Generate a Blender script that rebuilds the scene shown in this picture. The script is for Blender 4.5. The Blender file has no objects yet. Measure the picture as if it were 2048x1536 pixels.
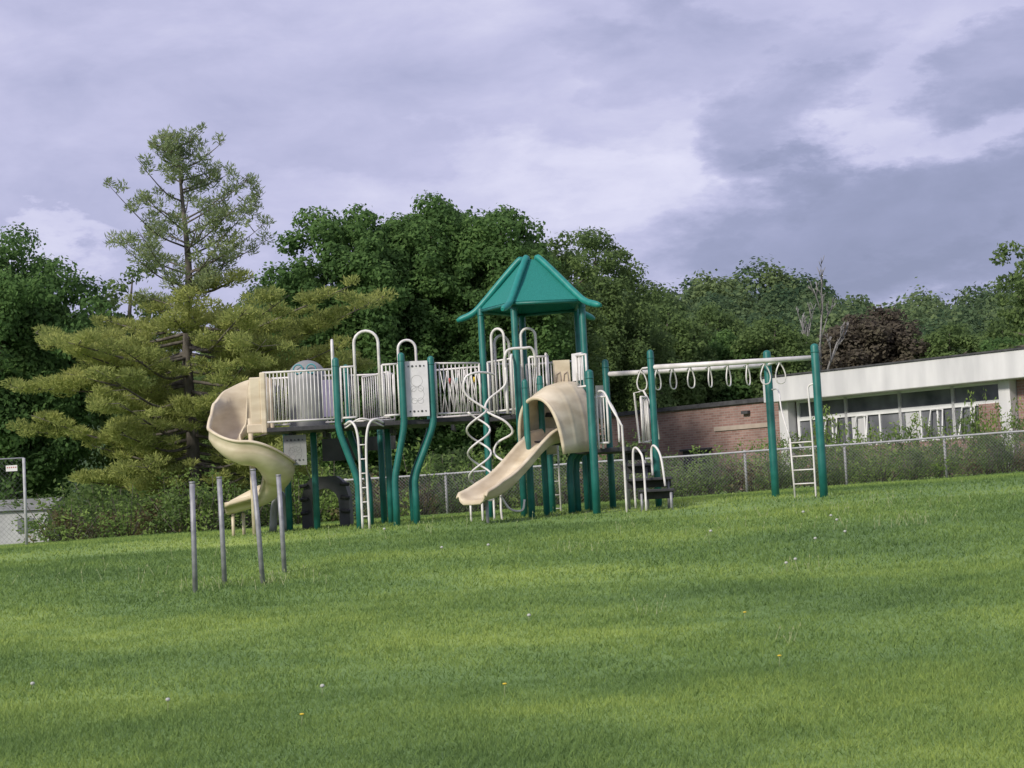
import bpy, math, random
import numpy as np
from mathutils import Vector, Matrix
random.seed(7)
rng = np.random.default_rng(7)
COL = bpy.context.scene.collection

# ------------------------------------------------------------------ materials
def new_mat(name):
    m = bpy.data.materials.new(name); m.use_nodes = True
    nt = m.node_tree; nt.nodes.clear()
    out = nt.nodes.new("ShaderNodeOutputMaterial")
    b = nt.nodes.new("ShaderNodeBsdfPrincipled")
    nt.links.new(b.outputs[0], out.inputs[0])
    return m, nt, b, out

def mat(name, c1, c2, scale=4.0, rough=0.5, bump=0.0, metal=0.0, detail=6, lo=0.35, hi=0.7, stretch=None):
    m, nt, b, out = new_mat(name)
    tc = nt.nodes.new("ShaderNodeTexCoord")
    n = nt.nodes.new("ShaderNodeTexNoise"); n.inputs["Scale"].default_value = scale
    n.inputs["Detail"].default_value = detail
    if stretch:
        mp = nt.nodes.new("ShaderNodeMapping"); mp.inputs["Scale"].default_value = stretch
        nt.links.new(tc.outputs["Object"], mp.inputs[0]); nt.links.new(mp.outputs[0], n.inputs["Vector"])
    else:
        nt.links.new(tc.outputs["Object"], n.inputs["Vector"])
    r = nt.nodes.new("ShaderNodeValToRGB")
    r.color_ramp.elements[0].position = lo; r.color_ramp.elements[0].color = (*c1, 1)
    r.color_ramp.elements[1].position = hi; r.color_ramp.elements[1].color = (*c2, 1)
    nt.links.new(n.outputs["Fac"], r.inputs[0]); nt.links.new(r.outputs[0], b.inputs["Base Color"])
    b.inputs["Roughness"].default_value = rough; b.inputs["Metallic"].default_value = metal
    if bump > 0:
        bp = nt.nodes.new("ShaderNodeBump"); bp.inputs["Strength"].default_value = bump
        bp.inputs["Distance"].default_value = 0.02
        nt.links.new(n.outputs["Fac"], bp.inputs["Height"]); nt.links.new(bp.outputs[0], b.inputs["Normal"])
    return m

def leaf_mat(name, dark, mid, light, scale=0.8, trans=0.48, island=.35, lo=.42, hi=.95, detail=3):
    m, nt, b, out = new_mat(name)
    tc = nt.nodes.new("ShaderNodeTexCoord")
    geo = nt.nodes.new("ShaderNodeNewGeometry")
    n = nt.nodes.new("ShaderNodeTexNoise"); n.inputs["Scale"].default_value = scale; n.inputs["Detail"].default_value = detail
    nt.links.new(tc.outputs["Object"], n.inputs["Vector"])
    a = nt.nodes.new("ShaderNodeMath"); a.operation = 'MULTIPLY_ADD'
    nt.links.new(geo.outputs["Random Per Island"], a.inputs[0]); a.inputs[1].default_value = island
    nt.links.new(n.outputs["Fac"], a.inputs[2])
    r = nt.nodes.new("ShaderNodeValToRGB")
    e = r.color_ramp.elements
    e[0].position = lo; e[0].color = (*dark, 1); e[1].position = hi; e[1].color = (*light, 1)
    k = e.new((lo+hi)/2); k.color = (*mid, 1)
    nt.links.new(a.outputs[0], r.inputs[0]); nt.links.new(r.outputs[0], b.inputs["Base Color"])
    b.inputs["Roughness"].default_value = 0.8
    b.inputs["Specular IOR Level"].default_value = 0.1
    t = nt.nodes.new("ShaderNodeBsdfTranslucent"); nt.links.new(r.outputs[0], t.inputs[0])
    mx = nt.nodes.new("ShaderNodeMixShader"); mx.inputs[0].default_value = trans
    nt.links.new(b.outputs[0], mx.inputs[1]); nt.links.new(t.outputs[0], mx.inputs[2])
    nt.links.new(mx.outputs[0], out.inputs[0])
    return m

M_green = mat("green_coated_steel", (.005,.110,.095), (.018,.165,.140), 5, .45, .05)
M_roof = mat("perforated_teal_panel", (.006,.155,.132), (.014,.215,.182), 60, .8, .25, detail=2)
M_hip = mat("teal_coated_tube", (.006,.18,.156), (.014,.24,.205), 8, .45, .05)
M_white = mat("white_coated_steel", (.60,.57,.55), (.79,.76,.74), 7, .45, .05)
M_beige = mat("beige_weathered_plastic", (.52,.43,.30), (.71,.62,.47), 2.2, .5, .12, stretch=(1,1,2.5))
M_deck = mat("dark_rubber_coating", (.022,.022,.026), (.045,.045,.05), 12, .7, .2)
M_grey = mat("grey_moulded_plastic", (.20,.205,.20), (.29,.295,.29), 3, .55, .1)
M_dgrey = mat("dark_grey_plastic", (.035,.037,.040), (.07,.072,.076), 3, .6, .1)
M_galv = mat("galvanised_steel", (.21,.21,.23), (.38,.38,.40), 9, .55, .1, .3)
M_frameg = mat("pale_painted_pipe", (.34,.34,.35), (.46,.46,.47), 9, .6, .05)
M_galvd = mat("weathered_fence_wire", (.12,.12,.13), (.20,.20,.21), 9, .6, 0, .2)
M_panelw = mat("white_play_panel", (.64,.62,.63), (.76,.74,.75), 5, .45, .05)
M_purple = mat("purple_plastic", (.20,.18,.28), (.27,.25,.35), 5, .5)
M_blue = mat("teal_plastic", (.05,.25,.28), (.08,.3,.33), 5, .5)
M_bark = mat("tree_bark", (.07,.06,.05), (.17,.15,.13), 7, .9, .8, stretch=(1,1,.25))
M_conc = mat("painted_concrete_fascia", (.54,.535,.55), (.72,.71,.72), .9, .8, .1, stretch=(1.8,1,.35))
M_stone = mat("tan_stone", (.38,.31,.26), (.46,.38,.32), 3, .8, .1)
M_frame = mat("white_window_frame", (.68,.68,.70), (.78,.78,.80), 3, .6)
M_roofd = mat("dark_roofing", (.04,.04,.045), (.08,.08,.085), 5, .8)
M_curt = mat("pale_curtain", (.46,.46,.48), (.58,.58,.60), 6, .8, stretch=(8,1,.3))
M_glass = mat("dark_window_glass", (.07,.075,.09), (.22,.225,.25), 0.9, .12)
M_siding = mat("white_siding", (.36,.36,.38), (.46,.46,.48), 3, .7)
M_red = mat("red_print", (.4,.08,.07), (.5,.12,.10), 5, .6)
M_hill = mat("wooded_ground", (.03,.06,.02), (.05,.09,.03), .2, .9)
M_seed = mat("dandelion_seed_fluff", (.36,.37,.34), (.48,.48,.45), 60, .9)
M_yel = mat("dandelion_petals", (.55,.40,.03), (.7,.50,.05), 60, .8)
M_stem = mat("pale_grass_stem", (.22,.27,.12), (.34,.36,.19), 9, .8)
M_dead = mat("dead_wood", (.19,.185,.18), (.29,.28,.275), 5, .9)

def brick_mat():
    m, nt, b, out = new_mat("red_brown_brick")
    tc = nt.nodes.new("ShaderNodeTexCoord")
    sp = nt.nodes.new("ShaderNodeSeparateXYZ"); nt.links.new(tc.outputs["Object"], sp.inputs[0])
    ad = nt.nodes.new("ShaderNodeMath"); ad.operation = 'ADD'
    nt.links.new(sp.outputs[0], ad.inputs[0]); nt.links.new(sp.outputs[1], ad.inputs[1])
    cb = nt.nodes.new("ShaderNodeCombineXYZ"); nt.links.new(ad.outputs[0], cb.inputs[0]); nt.links.new(sp.outputs[2], cb.inputs[1])
    br = nt.nodes.new("ShaderNodeTexBrick"); nt.links.new(cb.outputs[0], br.inputs["Vector"])
    br.inputs["Color1"].default_value = (.26,.145,.122,1); br.inputs["Color2"].default_value = (.36,.225,.195,1)
    br.inputs["Mortar"].default_value = (.33,.28,.26,1); br.inputs["Scale"].default_value = 1
    br.inputs["Brick Width"].default_value = .30; br.inputs["Row Height"].default_value = .10; br.inputs["Mortar Size"].default_value = .012
    n = nt.nodes.new("ShaderNodeTexNoise"); n.inputs["Scale"].default_value = 1.3; nt.links.new(tc.outputs["Object"], n.inputs["Vector"])
    mx = nt.nodes.new("ShaderNodeMix"); mx.data_type = 'RGBA'; mx.blend_type = 'MULTIPLY'; mx.inputs[0].default_value = .7
    nt.links.new(br.outputs[0], mx.inputs[6])
    rr = nt.nodes.new("ShaderNodeValToRGB"); rr.color_ramp.elements[0].position = .3; rr.color_ramp.elements[0].color = (.65,.65,.65,1)
    rr.color_ramp.elements[1].position = .7; rr.color_ramp.elements[1].color = (1.1,1.1,1.1,1)
    nt.links.new(n.outputs[0], rr.inputs[0]); nt.links.new(rr.outputs[0], mx.inputs[7])
    nt.links.new(mx.outputs[2], b.inputs["Base Color"]); b.inputs["Roughness"].default_value = .9
    return m
M_brick = brick_mat()

L_maple = leaf_mat("maple_leaves", (.075,.140,.048), (.118,.215,.068), (.175,.29,.090), .55, .52)
L_light = leaf_mat("light_tree_leaves", (.095,.148,.056), (.148,.222,.078), (.21,.295,.10), .6, .52)
L_pine = leaf_mat("pine_needles", (.22,.265,.085), (.34,.385,.12), (.48,.50,.17), .55, .5)
L_pinetop = leaf_mat("grey_green_needles", (.18,.235,.12), (.265,.33,.155), (.38,.44,.205), .7, .5)
L_copper = leaf_mat("copper_beech_leaves", (.105,.088,.070), (.14,.12,.09), (.17,.155,.105), .7)
L_forest = leaf_mat("hazed_forest_leaves", (.070,.125,.065), (.125,.19,.090), (.20,.27,.115), .13, .48, .22, .40, .82, 1)  # leaf colour lightened and blued to imitate distance haze
L_shrub = leaf_mat("shrub_leaves", (.12,.19,.052), (.21,.31,.085), (.31,.41,.12), 1.4)
L_brown = leaf_mat("reddish_shrub_leaves", (.12,.10,.06), (.20,.16,.09), (.25,.23,.11), 1.4)

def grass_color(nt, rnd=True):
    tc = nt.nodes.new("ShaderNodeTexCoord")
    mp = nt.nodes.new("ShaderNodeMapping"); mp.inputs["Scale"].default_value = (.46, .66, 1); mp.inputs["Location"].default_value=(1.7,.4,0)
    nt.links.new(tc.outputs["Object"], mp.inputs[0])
    n1 = nt.nodes.new("ShaderNodeTexNoise"); n1.inputs["Scale"].default_value = .5; n1.inputs["Detail"].default_value = 4  # broad tone variation in the grass colour, also imitating sunlit patches
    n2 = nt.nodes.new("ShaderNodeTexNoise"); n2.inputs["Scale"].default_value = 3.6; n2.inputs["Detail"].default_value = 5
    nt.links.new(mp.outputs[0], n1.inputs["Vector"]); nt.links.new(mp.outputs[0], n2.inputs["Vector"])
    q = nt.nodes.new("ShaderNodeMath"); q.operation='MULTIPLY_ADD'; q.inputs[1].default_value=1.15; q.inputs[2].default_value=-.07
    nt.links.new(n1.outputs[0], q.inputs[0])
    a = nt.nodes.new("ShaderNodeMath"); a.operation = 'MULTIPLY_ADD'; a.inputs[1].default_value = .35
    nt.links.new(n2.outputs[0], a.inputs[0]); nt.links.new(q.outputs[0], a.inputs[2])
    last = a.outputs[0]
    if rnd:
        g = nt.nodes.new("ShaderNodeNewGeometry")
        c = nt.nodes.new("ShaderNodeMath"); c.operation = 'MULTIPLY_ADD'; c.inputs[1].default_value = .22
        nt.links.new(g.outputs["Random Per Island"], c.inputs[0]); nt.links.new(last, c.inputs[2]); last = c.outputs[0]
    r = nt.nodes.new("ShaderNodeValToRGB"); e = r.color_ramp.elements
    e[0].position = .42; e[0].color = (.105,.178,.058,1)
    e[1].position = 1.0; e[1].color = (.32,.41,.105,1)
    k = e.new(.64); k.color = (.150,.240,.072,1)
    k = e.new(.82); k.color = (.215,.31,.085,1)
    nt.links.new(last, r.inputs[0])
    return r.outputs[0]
def make_grass(name, rnd, trans):
    m, nt, b, out = new_mat(name)
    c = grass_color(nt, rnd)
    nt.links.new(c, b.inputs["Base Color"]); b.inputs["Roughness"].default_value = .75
    b.inputs["Specular IOR Level"].default_value = .15
    if trans:
        t = nt.nodes.new("ShaderNodeBsdfTranslucent"); nt.links.new(c, t.inputs[0])
        mx = nt.nodes.new("ShaderNodeMixShader"); mx.inputs[0].default_value = trans
        nt.links.new(b.outputs[0], mx.inputs[1]); nt.links.new(t.outputs[0], mx.inputs[2]); nt.links.new(mx.outputs[0], out.inputs[0])
    return m
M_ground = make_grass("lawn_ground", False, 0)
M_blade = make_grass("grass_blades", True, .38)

# ------------------------------------------------------------------ mesh helpers
class MB:
    def __init__(s): s.v=[]; s.f=[]; s.sm=[]; s.mi=[]; s.cur=0
    def face(s, idx, smooth=False): s.f.append(idx); s.sm.append(smooth); s.mi.append(s.cur)
    def tube(s, pts, r, seg=10, closed=False):
        P=[Vector(p) for p in pts]; n=len(P)
        R = r if isinstance(r,(list,tuple)) else [r]*n
        T=[]
        for i in range(n):
            if closed: t=P[(i+1)%n]-P[i-1]
            elif i==0: t=P[1]-P[0]
            elif i==n-1: t=P[-1]-P[-2]
            else: t=(P[i+1]-P[i]).normalized()+(P[i]-P[i-1]).normalized()
            T.append(t.normalized() if t.length>1e-9 else Vector((0,0,1)))
        u=T[0].orthogonal().normalized(); base=len(s.v)
        for i in range(n):
            u=(u-T[i]*u.dot(T[i]))
            u = u.normalized() if u.length>1e-6 else T[i].orthogonal().normalized()
            w=T[i].cross(u)
            for k in range(seg):
                a=2*math.pi*k/seg
                s.v.append(P[i]+(u*math.cos(a)+w*math.sin(a))*R[i])
        m=n if closed else n-1
        for i in range(m):
            for k in range(seg):
                a=base+i*seg+k; b=base+i*seg+(k+1)%seg; j=(i+1)%n
                c=base+j*seg+(k+1)%seg; d=base+j*seg+k
                s.face((a,b,c,d),True)
        if not closed:
            s.face(tuple(base+k for k in range(seg))[::-1]); s.face(tuple(base+(n-1)*seg+k for k in range(seg)))
    def box(s, c, size, rz=0.0):
        c=Vector(c); b=len(s.v); co,si=math.cos(rz),math.sin(rz)
        for dx in (-.5,.5):
            for dy in (-.5,.5):
                for dz in (-.5,.5):
                    x,y=dx*size[0],dy*size[1]
                    s.v.append(c+Vector((x*co-y*si,x*si+y*co,dz*size[2])))
        for q in ((0,1,3,2),(4,6,7,5),(0,4,5,1),(2,3,7,6),(0,2,6,4),(1,5,7,3)): s.face(tuple(b+i for i in q))
    def prism(s, poly, z0, z1):
        b=len(s.v); n=len(poly)
        for p in poly: s.v.append(Vector((p[0],p[1],z0)))
        for p in poly: s.v.append(Vector((p[0],p[1],z1)))
        s.face(tuple(b+i for i in range(n))[::-1]); s.face(tuple(b+n+i for i in range(n)))
        for i in range(n): s.face((b+i,b+(i+1)%n,b+n+(i+1)%n,b+n+i))
    def strip(s, rows, smooth=True):
        b=len(s.v); m=len(rows[0])
        for r in rows: s.v.extend(Vector(p) for p in r)
        for i in range(len(rows)-1):
            for j in range(m-1):
                s.face((b+i*m+j,b+i*m+j+1,b+(i+1)*m+j+1,b+(i+1)*m+j),smooth)
    def build(s, name, mats, parent=None, origin=(0,0,0), solid=0, bevel=0):
        o=Vector(origin); me=bpy.data.meshes.new(name)
        me.from_pydata([tuple(v-o) for v in s.v],[],s.f)
        if not isinstance(mats,(list,tuple)): mats=[mats]
        for m in mats: me.materials.append(m)
        me.polygons.foreach_set("use_smooth",s.sm); me.polygons.foreach_set("material_index",s.mi); me.update()
        ob=bpy.data.objects.new(name,me); COL.objects.link(ob)
        if parent is not None: ob.parent=parent
        else: ob.location=o
        if solid:
            md=ob.modifiers.new("thickness",'SOLIDIFY'); md.thickness=solid; md.offset=0
        if bevel:
            md=ob.modifiers.new("bevel",'BEVEL'); md.width=bevel; md.segments=2
        return ob

def thing(name, loc, label, category, group=None):
    e=bpy.data.objects.new(name,None); e.location=loc; e.empty_display_size=.3; COL.objects.link(e)
    e["label"]=label; e["category"]=category
    if group: e["group"]=group
    return e
def tag(o,label,category,group=None):
    o["label"]=label; o["category"]=category
    if group: o["group"]=group
    return o
def cr(pts, n=6):
    P=[Vector(p) for p in pts]; P=[P[0]*2-P[1]]+P+[P[-1]*2-P[-2]]; out=[]
    for i in range(1,len(P)-2):
        for k in range(n):
            t=k/n; a,b,c,d=P[i-1],P[i],P[i+1],P[i+2]
            out.append(.5*((2*b)+(c-a)*t+(2*a-5*b+4*c-d)*t*t+(3*b-a-3*c+d)*t**3))
    out.append(P[-2]); return out

def quads_mesh(name, V, mtl, nv, parent=None):
    N=len(V)//nv; me=bpy.data.meshes.new(name)
    me.vertices.add(len(V)); me.vertices.foreach_set("co",V.astype(np.float32).ravel())
    me.loops.add(N*nv); me.loops.foreach_set("vertex_index",np.arange(N*nv,dtype=np.int32))
    me.polygons.add(N); me.polygons.foreach_set("loop_start",np.arange(0,N*nv,nv,dtype=np.int32))
    me.polygons.foreach_set("loop_total",np.full(N,nv,dtype=np.int32))
    me.materials.append(mtl); me.update(calc_edges=True)
    ob=bpy.data.objects.new(name,me); COL.objects.link(ob)
    if parent is not None: ob.parent=parent
    return ob

def nrm(a): return a/np.maximum(np.linalg.norm(a,axis=1,keepdims=True),1e-9)
def leaves(centers, radii, dens, size, aspect=.6, outb=.9, shell=.5):
    out=[]
    for c,r in zip(centers,radii):
        r=np.array(r); n=max(6,int(dens*(r[0]*r[1]*r[2])**(2/3)))
        d=nrm(rng.normal(size=(n,3))); rr=shell+(1-shell)*rng.random((n,1))**.7
        p=np.array(c)+d*r*rr*(1+.12*rng.normal(size=(n,1)))
        nn=nrm(d*outb+rng.normal(size=(n,3))*.55+np.array([0,0,.35]))
        t=nrm(np.cross(nn,rng.normal(size=(n,3)))); b=np.cross(nn,t)
        s=size*(.55+.8*rng.random((n,1)))
        out.append(np.stack([p-t*s,p+b*s*aspect,p+t*s,p-b*s*aspect],1).reshape(-1,3))
    return np.concatenate(out)

# ------------------------------------------------------------------ ground
def gz(x,y):
    x=np.asarray(x,float); y=np.asarray(y,float)
    t=np.clip((y-8)/26,0,1); s=t*t*(3-2*t)
    return 1.35*s+.0195*np.clip(x,-60,60)*s+.018*np.sin(x*.9+1.3*np.sin(y*.35))*np.sin(y*.6+x*.2)
def G(x,y): return float(gz(x,y))
xs=np.concatenate([[-3000,-1500,-700,-300,-150,-80,-50],np.arange(-34,34.1,.8),[50,80,150,300,700,1500,3000]])
ys=np.concatenate([[-3000,-1000,-300,-100,-40,-20,-10,-4],np.arange(0,60.1,.8),[70,90,130,300,700,1500,3000]])
XX,YY=np.meshgrid(xs,ys); ZZ=gz(XX,YY)
g=MB(); nx=len(xs)
g.v=[Vector((a,b,c)) for a,b,c in zip(XX.ravel(),YY.ravel(),ZZ.ravel())]
for j in range(len(ys)-1):
    for i in range(nx-1): g.face((j*nx+i,j*nx+i+1,(j+1)*nx+i+1,(j+1)*nx+i),True)
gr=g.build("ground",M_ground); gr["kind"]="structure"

def blades(n,y0,y1,wd,h0,h1):
    y=y0+(y1-y0)*rng.random(n)**.9; x=(rng.random(n)*2-1)*(.34*y+1.8)
    tuft=.5+.5*np.sin(x*2.1+1.7*np.sin(y*1.3))*np.sin(y*1.9+1.3*np.sin(x*1.1))
    h=(h0+(h1-h0)*rng.random(n)**1.8)*(.8+.35*tuft)
    a=rng.random(n)*2*np.pi; w=wd*(.6+.8*rng.random(n))
    z=gz(x,y)-.004
    lx=rng.normal(size=n)*.6*h; ly=rng.normal(size=n)*.6*h
    b=np.stack([x,y,z],1); dx=np.stack([np.cos(a)*w,np.sin(a)*w,np.zeros(n)],1)
    tip=b+np.stack([lx,ly,h],1)
    return np.stack([b-dx,b+dx,tip],1).reshape(-1,3)
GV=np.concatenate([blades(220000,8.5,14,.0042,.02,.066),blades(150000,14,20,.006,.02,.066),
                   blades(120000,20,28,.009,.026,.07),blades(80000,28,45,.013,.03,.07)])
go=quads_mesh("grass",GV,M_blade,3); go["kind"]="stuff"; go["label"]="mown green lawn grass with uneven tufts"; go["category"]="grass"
tv=[]
for cx,cy,nn,sp in ((5.3,24,26,.45),(.6,23.5,14,.35),(4.7,26.5,24,.8),(3.1,20,10,.25),(1.3,17.5,6,.15),(-4,28,22,1.0),(-5.6,24,20,1.2),(3.3,24.5,16,.8),(6,27,18,.8),(-3.6,21.8,40,.5),(2.2,15.2,5,.2),(-2,29,26,2.2),(3,29,26,2.4)):
    for _ in range(nn):
        x=cx+random.gauss(0,sp); y=cy+random.gauss(0,sp*.7); z=G(x,y); h=random.uniform(.07,.17)
        lx,ly=random.gauss(0,.04),random.gauss(0,.04); w=.005
        tv+= [(x-w,y,z),(x+w,y,z),(x+lx,y+ly,z+h)]
        tv+= [(x+lx-.008,y+ly,z+h*.85),(x+lx+.008,y+ly,z+h*.85),(x+lx*1.1,y+ly,z+h*1.12)]
to=quads_mesh("tall_grass_stems",np.array(tv),M_stem,3); to["kind"]="stuff"; to["label"]="pale seeding grass stems standing above lawn"; to["category"]="grass"

def dandelion(x,y,yellow):
    z=G(x,y); h=random.uniform(.06,.11)
    t=thing("dandelion",(x,y,z),"yellow dandelion flower in the lawn" if yellow else "white dandelion seed head on thin stem in lawn","flower","dandelions in the lawn")
    m=MB(); m.tube([(0,0,-.01),(.006,.004,h*.6),(.008,0,h)],.003,6); m.build("stem",M_stem,t)
    m=MB(); R=.016 if yellow else .0125+.0003*y; rows=[]
    for i in range(7):
        ph=math.pi*i/6; k=(.45 if yellow else .9)
        rows.append([(.008+R*math.sin(ph)*math.cos(2*math.pi*j/10)*(1+.18*(j%2)),R*math.sin(ph)*math.sin(2*math.pi*j/10)*(1+.18*(j%2)),h+R*k*math.cos(ph)) for j in range(11)])
    m.strip(rows); m.build("flower_head",M_yel if yellow else M_seed,t)
for x,y in ((-1.1,24.4),(-.45,24.2),(.04,17.2),(2.6,24),(4.3,23.3),(4.4,24.4),(4.5,25.4),(3.8,22.7),(-4.1,14.6),(-2.7,13.2),(-1.6,13.7),(-2.2,28.5),(3.0,20),(3.2,20.6),(4.2,26)): dandelion(x,y,False)
for x,y in ((-1.6,12.4),(-.18,13.3),(1.97,13.8),(2.07,16.6)): dandelion(x,y,True)

# ------------------------------------------------------------------ loose metal posts in the lawn
for (xb,yb,xt,zt) in ((-4.0,21.5,-3.99,2.02),(-3.77,22.3,-3.79,2.08),(-3.24,22,-3.31,2.15),(-3.14,23.3,-3.17,2.09)):
    z=G(xb,yb); m=MB()
    m.tube([(xb,yb,z-.1),(xb+(xt-xb)*.5+.004,yb,(z+zt)/2),(xt,yb+.02,zt)],.032,12)
    m.tube([(xt,yb+.02,zt-.01),(xt,yb+.02,zt+.012)],.036,12)
    tag(m.build("metal_post",M_galv,None,(xb,yb,z)),"bare galvanised steel post standing upright in lawn","post","bare metal posts in the lawn")

# ------------------------------------------------------------------ PLAY STRUCTURE
OX,OY=0.0,31.3; O=(OX,OY,G(OX,OY))
PS=thing("playground_structure",O,"green, white and beige climbing playground with slides and canopy tower","playground")
def part(m,name,mt,par=None,**k): return m.build(name,mt,par or PS,O,**k)
RP=.060
def post(path, r=RP, mt=None, name="post"):
    pts=[Vector(p) for p in path]; top=pts[-1]; d=(top-pts[-2]).normalized()
    pts[0].z=G(pts[0].x,pts[0].y)-.1
    P=pts+[top+d*.03,top+d*.048,top+d*.056]; R=[r]*len(pts)+[r*.85,r*.5,r*.08]
    m=MB(); m.tube(P,R,16)
    m.tube([top-d*.10,top-d*.085],r*1.12,16)
    return part(m,name,mt or M_green)
def straight(x,y,zt,r=RP): return post([(x,y,1),(x,y,2),(x,y,zt)],r)
def bent(xt,y,zt,xb,z1=2.98,z2=2.12,r=RP):
    dx=xb-xt
    pts=[(xb,y,1.0),(xb,y,z2-.35)]+cr([(xb,y,z2-.1),(xb-dx*.14,y,z2+.1),(xb-dx*.5,y,(z1+z2)/2),(xb-dx*.86,y,z1-.1),(xt,y,z1+.1)],4)+[(xt,y,z1+.4),(xt,y,zt)]
    return post(pts,r)
bent(-3.10,30.85,4.22,-2.80); bent(-1.93,30.75,4.24,-2.14); bent(-1.42,30.95,4.17,-1.80)
bent(-3.05,32.2,4.2,-2.72); bent(-1.55,32.5,4.15,-1.95)
straight(-4.22,32.3,3.05); straight(-3.68,32.0,3.05); straight(-2.50,32.6,3.05); straight(-2.34,32.2,3.05)
straight(-.50,31.6,5.06); straight(.10,30.75,5.04); straight(1.31,30.95,5.04); straight(1.27,32.2,5.0); straight(.25,32.6,5.0)
straight(.22,30.25,3.62,.055); straight(.49,30.65,3.70,.055)
bent(1.12,30.7,2.7,.93,2.55,2.15); bent(1.24,31.0,2.7,1.05,2.55,2.15)
straight(1.34,30.12,3.72,.07); straight(1.72,31.9,4.02); straight(2.46,30.75,4.06); straight(.62,31.9,3.05)
# roof
ctr=Vector((.44,31.55,0)); eave=[(-.94,31.7),(-.10,30.15),(1.62,30.35),(1.60,32.6),(.10,33.2)]
eps=[]
for (ex,ey) in eave:
    e=Vector((ex,ey,0))
    a=ctr+(e-ctr)*.11; b=ctr+(e-ctr)*.70
    eps.append((Vector((a.x,a.y,5.93)),Vector((b.x,b.y,5.09)),Vector((ex,ey,4.90))))
n=5
roof=MB()
roof.strip([[p[0]-Vector((0,0,.02)) for p in eps]+[eps[0][0]-Vector((0,0,.02))],[p[0].lerp(p[1],.5)-Vector((0,0,.045)) for p in eps]+[eps[0][0].lerp(eps[0][1],.5)-Vector((0,0,.045))],[p[1]-Vector((0,0,.02)) for p in eps]+[eps[0][1]-Vector((0,0,.02))]],False)
roof.face(tuple(range(0,5)))
RO=part(roof,"canopy_roof",M_roof,solid=.02)
up_=Vector((0,0,.04))
for i in range(n):
    a,b,e=eps[i]
    m=MB(); path=cr([a-Vector((0,0,.02)),a.lerp(b,.06)+up_,a.lerp(b,.5)+up_,a.lerp(b,.9)+up_*.6,b.lerp(e,.3)-Vector((0,0,.02)),e],5)
    m.tube(path,[.03]+[.060]*(len(path)-3)+[.052,.03],12)
    part(m,"hip_tube",M_hip,RO)
for i in range(n):
    m=MB(); m.tube([eps[i][1]-Vector((0,0,.05)),eps[(i+1)%n][1]-Vector((0,0,.05))],.03,8)
    part(m,"eave_tube",M_green,RO)

def deck(poly,zt,th=.08):
    m=MB(); m.prism(poly,zt-th,zt); return part(m,"deck",M_deck,bevel=.01)
deck([(-4.45,30.95),(-3.03,30.95),(-3.03,32.15),(-4.45,32.15)],3.10)
deck([(-3.0,30.85),(-1.95,30.85),(-1.45,31.0),(-1.5,32.5),(-3.0,32.2)],3.104)
deck([(-1.42,31.1),(-.52,31.55),(-.5,32.2),(-1.47,32.45)],3.13,.08)
deck([(-.46,31.6),(.12,30.85),(1.0,30.95),(1.2,32.1),(.25,32.5)],3.11)
deck([(1.03,30.4),(2.0,30.4),(2.0,31.8),(1.24,31.8)],2.42)
deck([(.2,30.35),(.98,30.5),(.98,30.85),(.2,30.8)],2.60)
for x in (-4.0,-3.4,-2.7,-2.2,-1.1,.2,.7):
    m=MB(); m.box((x,31.7,2.95),(.06,.9,.10)); part(m,"deck_joist",M_deck)

def rail(p0,p1,z0,z1,n,r=.019,rb=.010):
    a=Vector((p0[0],p0[1],0)); b=Vector((p1[0],p1[1],0)); m=MB()
    Z0=Vector((0,0,z0)); Z1=Vector((0,0,z1))
    m.tube([a+Z0,b+Z0],r,8); m.tube([a+Z1,b+Z1],r,8)
    m.tube([a+Z0,a+Z1],r,8); m.tube([b+Z0,b+Z1],r,8)
    for i in range(1,n): 
        q=a.lerp(b,i/n); m.tube([q+Z0,q+Z1],rb,6)
    return part(m,"railing",M_white)
def loop(p0,p1,zb,zt,r=.024,zb2=None):
    a=Vector((p0[0],p0[1],0)); b=Vector((p1[0],p1[1],0)); c=(a+b)/2; w=(b-a)/2; R=w.length
    pts=[a+Vector((0,0,zb))]
    for k in range(0,11):
        t=math.pi*k/10; pts.append(c-w*math.cos(t)+Vector((0,0,zt-R+R*math.sin(t))))
    pts.append(b+Vector((0,0,zb2 if zb2 is not None else zb)))
    m=MB(); m.tube(pts,r,10); return part(m,"grab_loop",M_white)
rail((-4.42,30.97),(-3.17,30.97),3.2,4.08,19)
rail((-4.42,32.13),(-3.15,32.13),3.2,4.06,19)
rail((-3.02,30.85),(-2.76,30.85),3.2,4.1,4)
rail((-2.28,30.82),(-2.0,30.8),3.2,4.1,4)
rail((-3.0,32.25),(-2.2,32.4),3.2,4.05,10)
rail((-2.2,31.2),(-2.75,32.2),3.2,4.0,12)
loop((-2.76,30.85),(-2.33,30.85),3.2,4.72,.026)
loop((-2.05,31.9),(-1.73,31.95),3.2,4.62)
loop((-3.16,30.95),(-3.20,31.45),3.2,4.62)
rail((-1.35,31.1),(-.58,31.55),3.2,4.1,11); rail((-1.42,32.45),(-.50,32.15),3.2,4.08,11)
m=MB()
for i in range(7):
    x=-1.30+i*.11
    m.tube([(x,31.9,3.2),(x+.12,31.95,4.02)],.008,5); m.tube([(x+.12,31.9,3.2),(x,31.95,4.02)],.008,5)
part(m,"net_infill",M_white)
for xx,mtl in ((-1.15,M_red),(-1.02,M_blue),(-.85,M_purple),(-.68,M_yel)):
    m=MB(); m.tube([(xx,32.2,3.80),(xx,32.2,3.90)],.03,12); part(m,"play_bead",mtl)
rail((-.42,31.5),(.06,30.86),3.2,4.1,7)
rail((-.40,31.75),(.18,32.5),3.2,4.1,9)
rail((.28,32.55),(1.2,32.2),3.2,4.1,12)
rail((.32,30.80),(.62,30.83),3.2,4.1,5)
rail((.62,30.85),(.66,31.3),3.2,4.15,6)
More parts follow.
